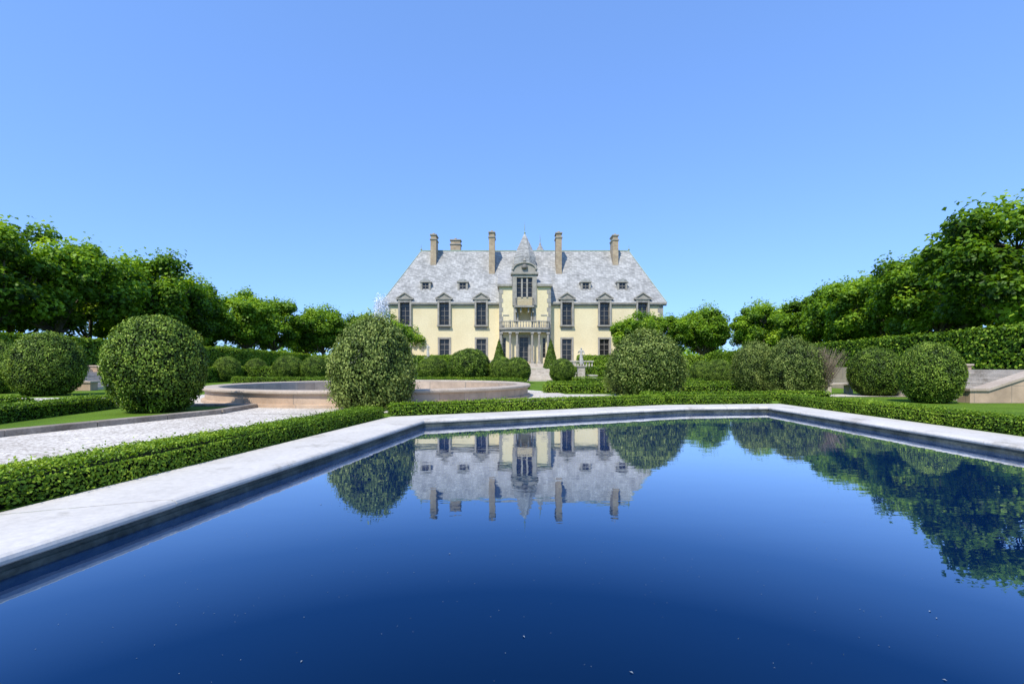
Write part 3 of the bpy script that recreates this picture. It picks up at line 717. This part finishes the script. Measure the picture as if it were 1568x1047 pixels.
arc2=[(cxm+1.95*math.cos(a*math.pi/12),zz+.5+1.17*math.sin(a*math.pi/12)) for a in range(13)]
for i in range(12): tr.prism([arc[i],arc2[i],arc2[i+1],arc[i+1]],BY-.42,BY-.203)
for xx in (X(785.5),X(820)): tr.lathe(xx,BY,[(.28,zz),(.14,zz+.2),(.3,zz+.55),(.12,zz+.9),(.16,zz+1.0),(.02,zz+1.3)],10)
tr.lathe(cxm,BY-.1,[(.3,zz+1.5),(.14,zz+1.65),(.3,zz+1.9),(.1,zz+2.2),(.02,zz+2.5)],10)
fr.lathe(cxm,BY-.3,[(.1,zz+.45),(.5,zz+.7),(.5,zz+.95),(.25,zz+1.25)],12)
rf.prism([(X(786),zz),(X(819.5),zz),(X(819),zz+.6),(cxm,zz+1.8),(X(786.5),zz+.6)],BY+1.31,81)
for a,c in ((X(762),X(784)),(X(821.5),X(844.5))):
    tr.box(a,c,BY-.4,Y0+1.2,BT-.15,BT+.22)
    rf.face([(a,BY-.3,BT+.23),(c,BY-.3,BT+.23),(c,Y0+3.6,BT+2.9),(a,Y0+3.6,BT+2.9)])
    rf.face([(a,BY-.3,BT+.23),(a,Y0+3.6,BT+2.9),(a,Y0+3.6,BT+.23)]); rf.face([(c,BY-.3,BT+.23),(c,Y0+3.6,BT+.23),(c,Y0+3.6,BT+2.9)])
for xx in (X(775),X(832)):
    tr.box(xx-.5,xx+.5,BY-.06,BY+.02,Z(485),Z(483.5))
for i in range(17):
    z=BZ+.5+i*.72; wq=.6 if i%2 else .4
    if z+.66>BT-.2: break
    tr.box(BX0-.04,BX0+wq,BY-.05,BY+.4,z,z+.66); tr.box(BX1-wq,BX1+.04,BY-.05,BY+.4,z,z+.66)
b1z=Z(470.5)
tr.hprism([(X(787),BY),(X(789),BY-1.0),(X(816.5),BY-1.0),(X(818.5),BY)][::-1],b1z-.3,b1z)
for xx in (X(790),X(797),X(808.5),X(815.5)): tr.prism([(xx-.14,b1z-.301),(xx+.14,b1z-.301),(xx+.1,b1z-1.1),(xx-.1,b1z-1.1)],BY-.6,BY)
n=26
for i in range(n+1):
    x=X(789.5)+(X(816)-X(789.5))*i/n; ir.box(x-.02,x+.02,BY-.95,BY-.91,b1z,b1z+1.05)
ir.box(X(789),X(816.5),BY-.97,BY-.89,b1z+1.05,b1z+1.12); ir.box(X(789),X(789)+.05,BY-.9,BY,b1z+1.05,b1z+1.12); ir.box(X(816.5)-.05,X(816.5),BY-.9,BY,b1z+1.05,b1z+1.12)
lx0,lx1=X(790),X(816)
wl.face([(lx0,BY+2.0,Z(494)),(lx1,BY+2.0,Z(494)),(lx1,BY+2.0,Z(472)),(lx0,BY+2.0,Z(472))]);
wl.face([(lx0,BY+.35,Z(494)),(lx0,BY+.35,Z(472)),(lx0,BY+2,Z(472)),(lx0,BY+2,Z(494))]); wl.face([(lx1,BY+.35,Z(494)),(lx1,BY+2,Z(494)),(lx1,BY+2,Z(472)),(lx1,BY+.35,Z(472))])
wl.face([(lx0,BY+.35,Z(472)),(lx1,BY+.35,Z(472)),(lx1,BY+2,Z(472)),(lx0,BY+2,Z(472))]); wl.face([(lx0,BY+.3,Z(494)),(lx1,BY+.3,Z(494)),(lx1,BY+2,Z(494)),(lx0,BY+2,Z(494))])
window(X(794),X(812),Z(494),Z(474),BY+1.6,3,4)
surround(lx0,lx1,Z(494),Z(473),BY,.4,.14,False)
for xx in (X(792.5),X(813.5)): tr.lathe(xx,BY+.1,[(.2,Z(494)),(.16,Z(492)),(.14,Z(476)),(.2,Z(474.5)),(.2,Z(473.1))],12)
cx=cxm; hwp=(X(840)-X(765.5))/2; PJ=1.5
def bow(h,pj,y=BY,n=14):
    return [(cx+h*math.sin(t_),y-pj*math.cos(t_)**.7 if abs(math.cos(t_))>1e-6 else y) for t_ in np.linspace(-math.pi/2,math.pi/2,n+1)]
pz=Z(503.5)
for h,pj,z0,z1 in ((hwp-.1,PJ+.05,pz-.75,pz-.3),(hwp+.12,PJ+.3,pz-.299,pz),):
    tr.hprism(bow(h,pj),z0,z1)
pts=bow(hwp-.05,PJ+.1,BY,28)
for (x0,y0),(x1,y1) in zip(pts[:-1],pts[1:]):
    L=math.hypot(x1-x0,y1-y0)
    if L<.05: continue
    nx,ny=-(y1-y0)/L*.1,(x1-x0)/L*.1
    tr.hprism([(x0-nx,y0-ny),(x1-nx,y1-ny),(x1+nx,y1+ny),(x0+nx,y0+ny)],pz+.9,pz+1.03)
    nb=max(1,int(L/.3))
    for i in range(nb):
        t_=(i+.5)/nb; tr.lathe(x0+(x1-x0)*t_,y0+(y1-y0)*t_,[(.06,pz),(.09,pz+.3),(.05,pz+.6),(.07,pz+.9)],6)
for dx in (-3.75,-2.3,-1.2,1.2,2.3,3.75):
    x=cx+dx; tt=math.asin(max(-1,min(1,dx/hwp))); y=BY-(PJ-.25)*max(.02,math.cos(tt))**.7
    tr.box(x-.26,x+.26,y-.26,y+.26,BZ,BZ+.35)
    tr.lathe(x,y,[(.24,BZ+.351),(.19,BZ+.5),(.19,BZ+2),(.16,pz-1.15),(.24,pz-1.0)],14); tr.box(x-.26,x+.26,y-.26,y+.26,pz-.999,pz-.751)
    tr.box(x-.15,x+.15,y-.15,y+.15,pz+.003,pz+1.15)
window(X(795),X(808.5),BZ+.3,Z(517),BY,2,5); surround(X(795),X(808.5),BZ+.3,Z(517),BY,.35,.15,False)
window(X(770.5),X(775),Z(548),Z(518),BY,1,4); window(X(830),X(834.5),Z(548),Z(518),BY,1,4)
wl.obj('walls',[M_stucco],man); gl.obj('window_panes',[M_glass],man); fr.obj('window_frames',[M_frame],man)
tr.obj('stone_trim',[M_trim],man); rf.obj('roof',[M_slate],man); cu.obj('copper_ridges_and_finials',[M_copper],man); ir.obj('iron_railings',[M_iron],man)
pd=MB(); pd.box(CX-29,CX+29,70,Y0+D+4,TZ-.1,BZ-.003)
pd.box(CX-30,CX+30,68.5,69.997,TZ-.1,TZ+.4)
for i in range(5): pd.box(CX-5+.0,CX+5,66.6+i*.38,70-.003 if i>3 else 68.4+i*.0,TZ-.05,TZ+.003+(i+1)*.08)
pd.obj('podium',[M_pale],man)

# ------------------------------------------------------------------ sky, sun, camera
az=R(204); el=R(52)
w=bpy.data.worlds.new('World'); scene.world=w; w.use_nodes=True; nt=w.node_tree
bg=nt.nodes['Background']; sk=nt.nodes.new('ShaderNodeTexSky'); sk.sky_type='NISHITA'; sk.sun_disc=False
sk.sun_elevation=el; sk.sun_rotation=az; sk.air_density=1.0; sk.dust_density=.4; sk.ozone_density=2.5
gm=nt.nodes.new('ShaderNodeGamma'); gm.inputs[1].default_value=.52; nt.links.new(sk.outputs[0],gm.inputs[0])
vm=nt.nodes.new('ShaderNodeVectorMath'); vm.operation='MULTIPLY'; vm.inputs[1].default_value=(1.40,2.18,3.7)
nt.links.new(gm.outputs[0],vm.inputs[0])
nt.links.new(vm.outputs[0],bg.inputs[0]); bg.inputs[1].default_value=.15
sd=bpy.data.lights.new('sun','SUN'); sd.energy=5.0; sd.angle=R(.5); sd.color=(1,.94,.84)
so=bpy.data.objects.new('sun',sd); COL.objects.link(so)
d=Vector((math.sin(az)*math.cos(el),math.cos(az)*math.cos(el),math.sin(el)))
so.rotation_euler=d.to_track_quat('Z','Y').to_euler(); so.location=(0,0,60)
cam=bpy.data.cameras.new('camera'); co=bpy.data.objects.new('camera',cam); COL.objects.link(co)
co.location=(0,0,1.2); co.rotation_euler=(R(90),0,0); cam.lens=16; cam.sensor_width=36; cam.shift_y=.0258; cam.clip_start=.05; cam.clip_end=4000
scene.camera=co
scene.view_settings.view_transform='Standard'; scene.view_settings.look='None'; scene.view_settings.exposure=0
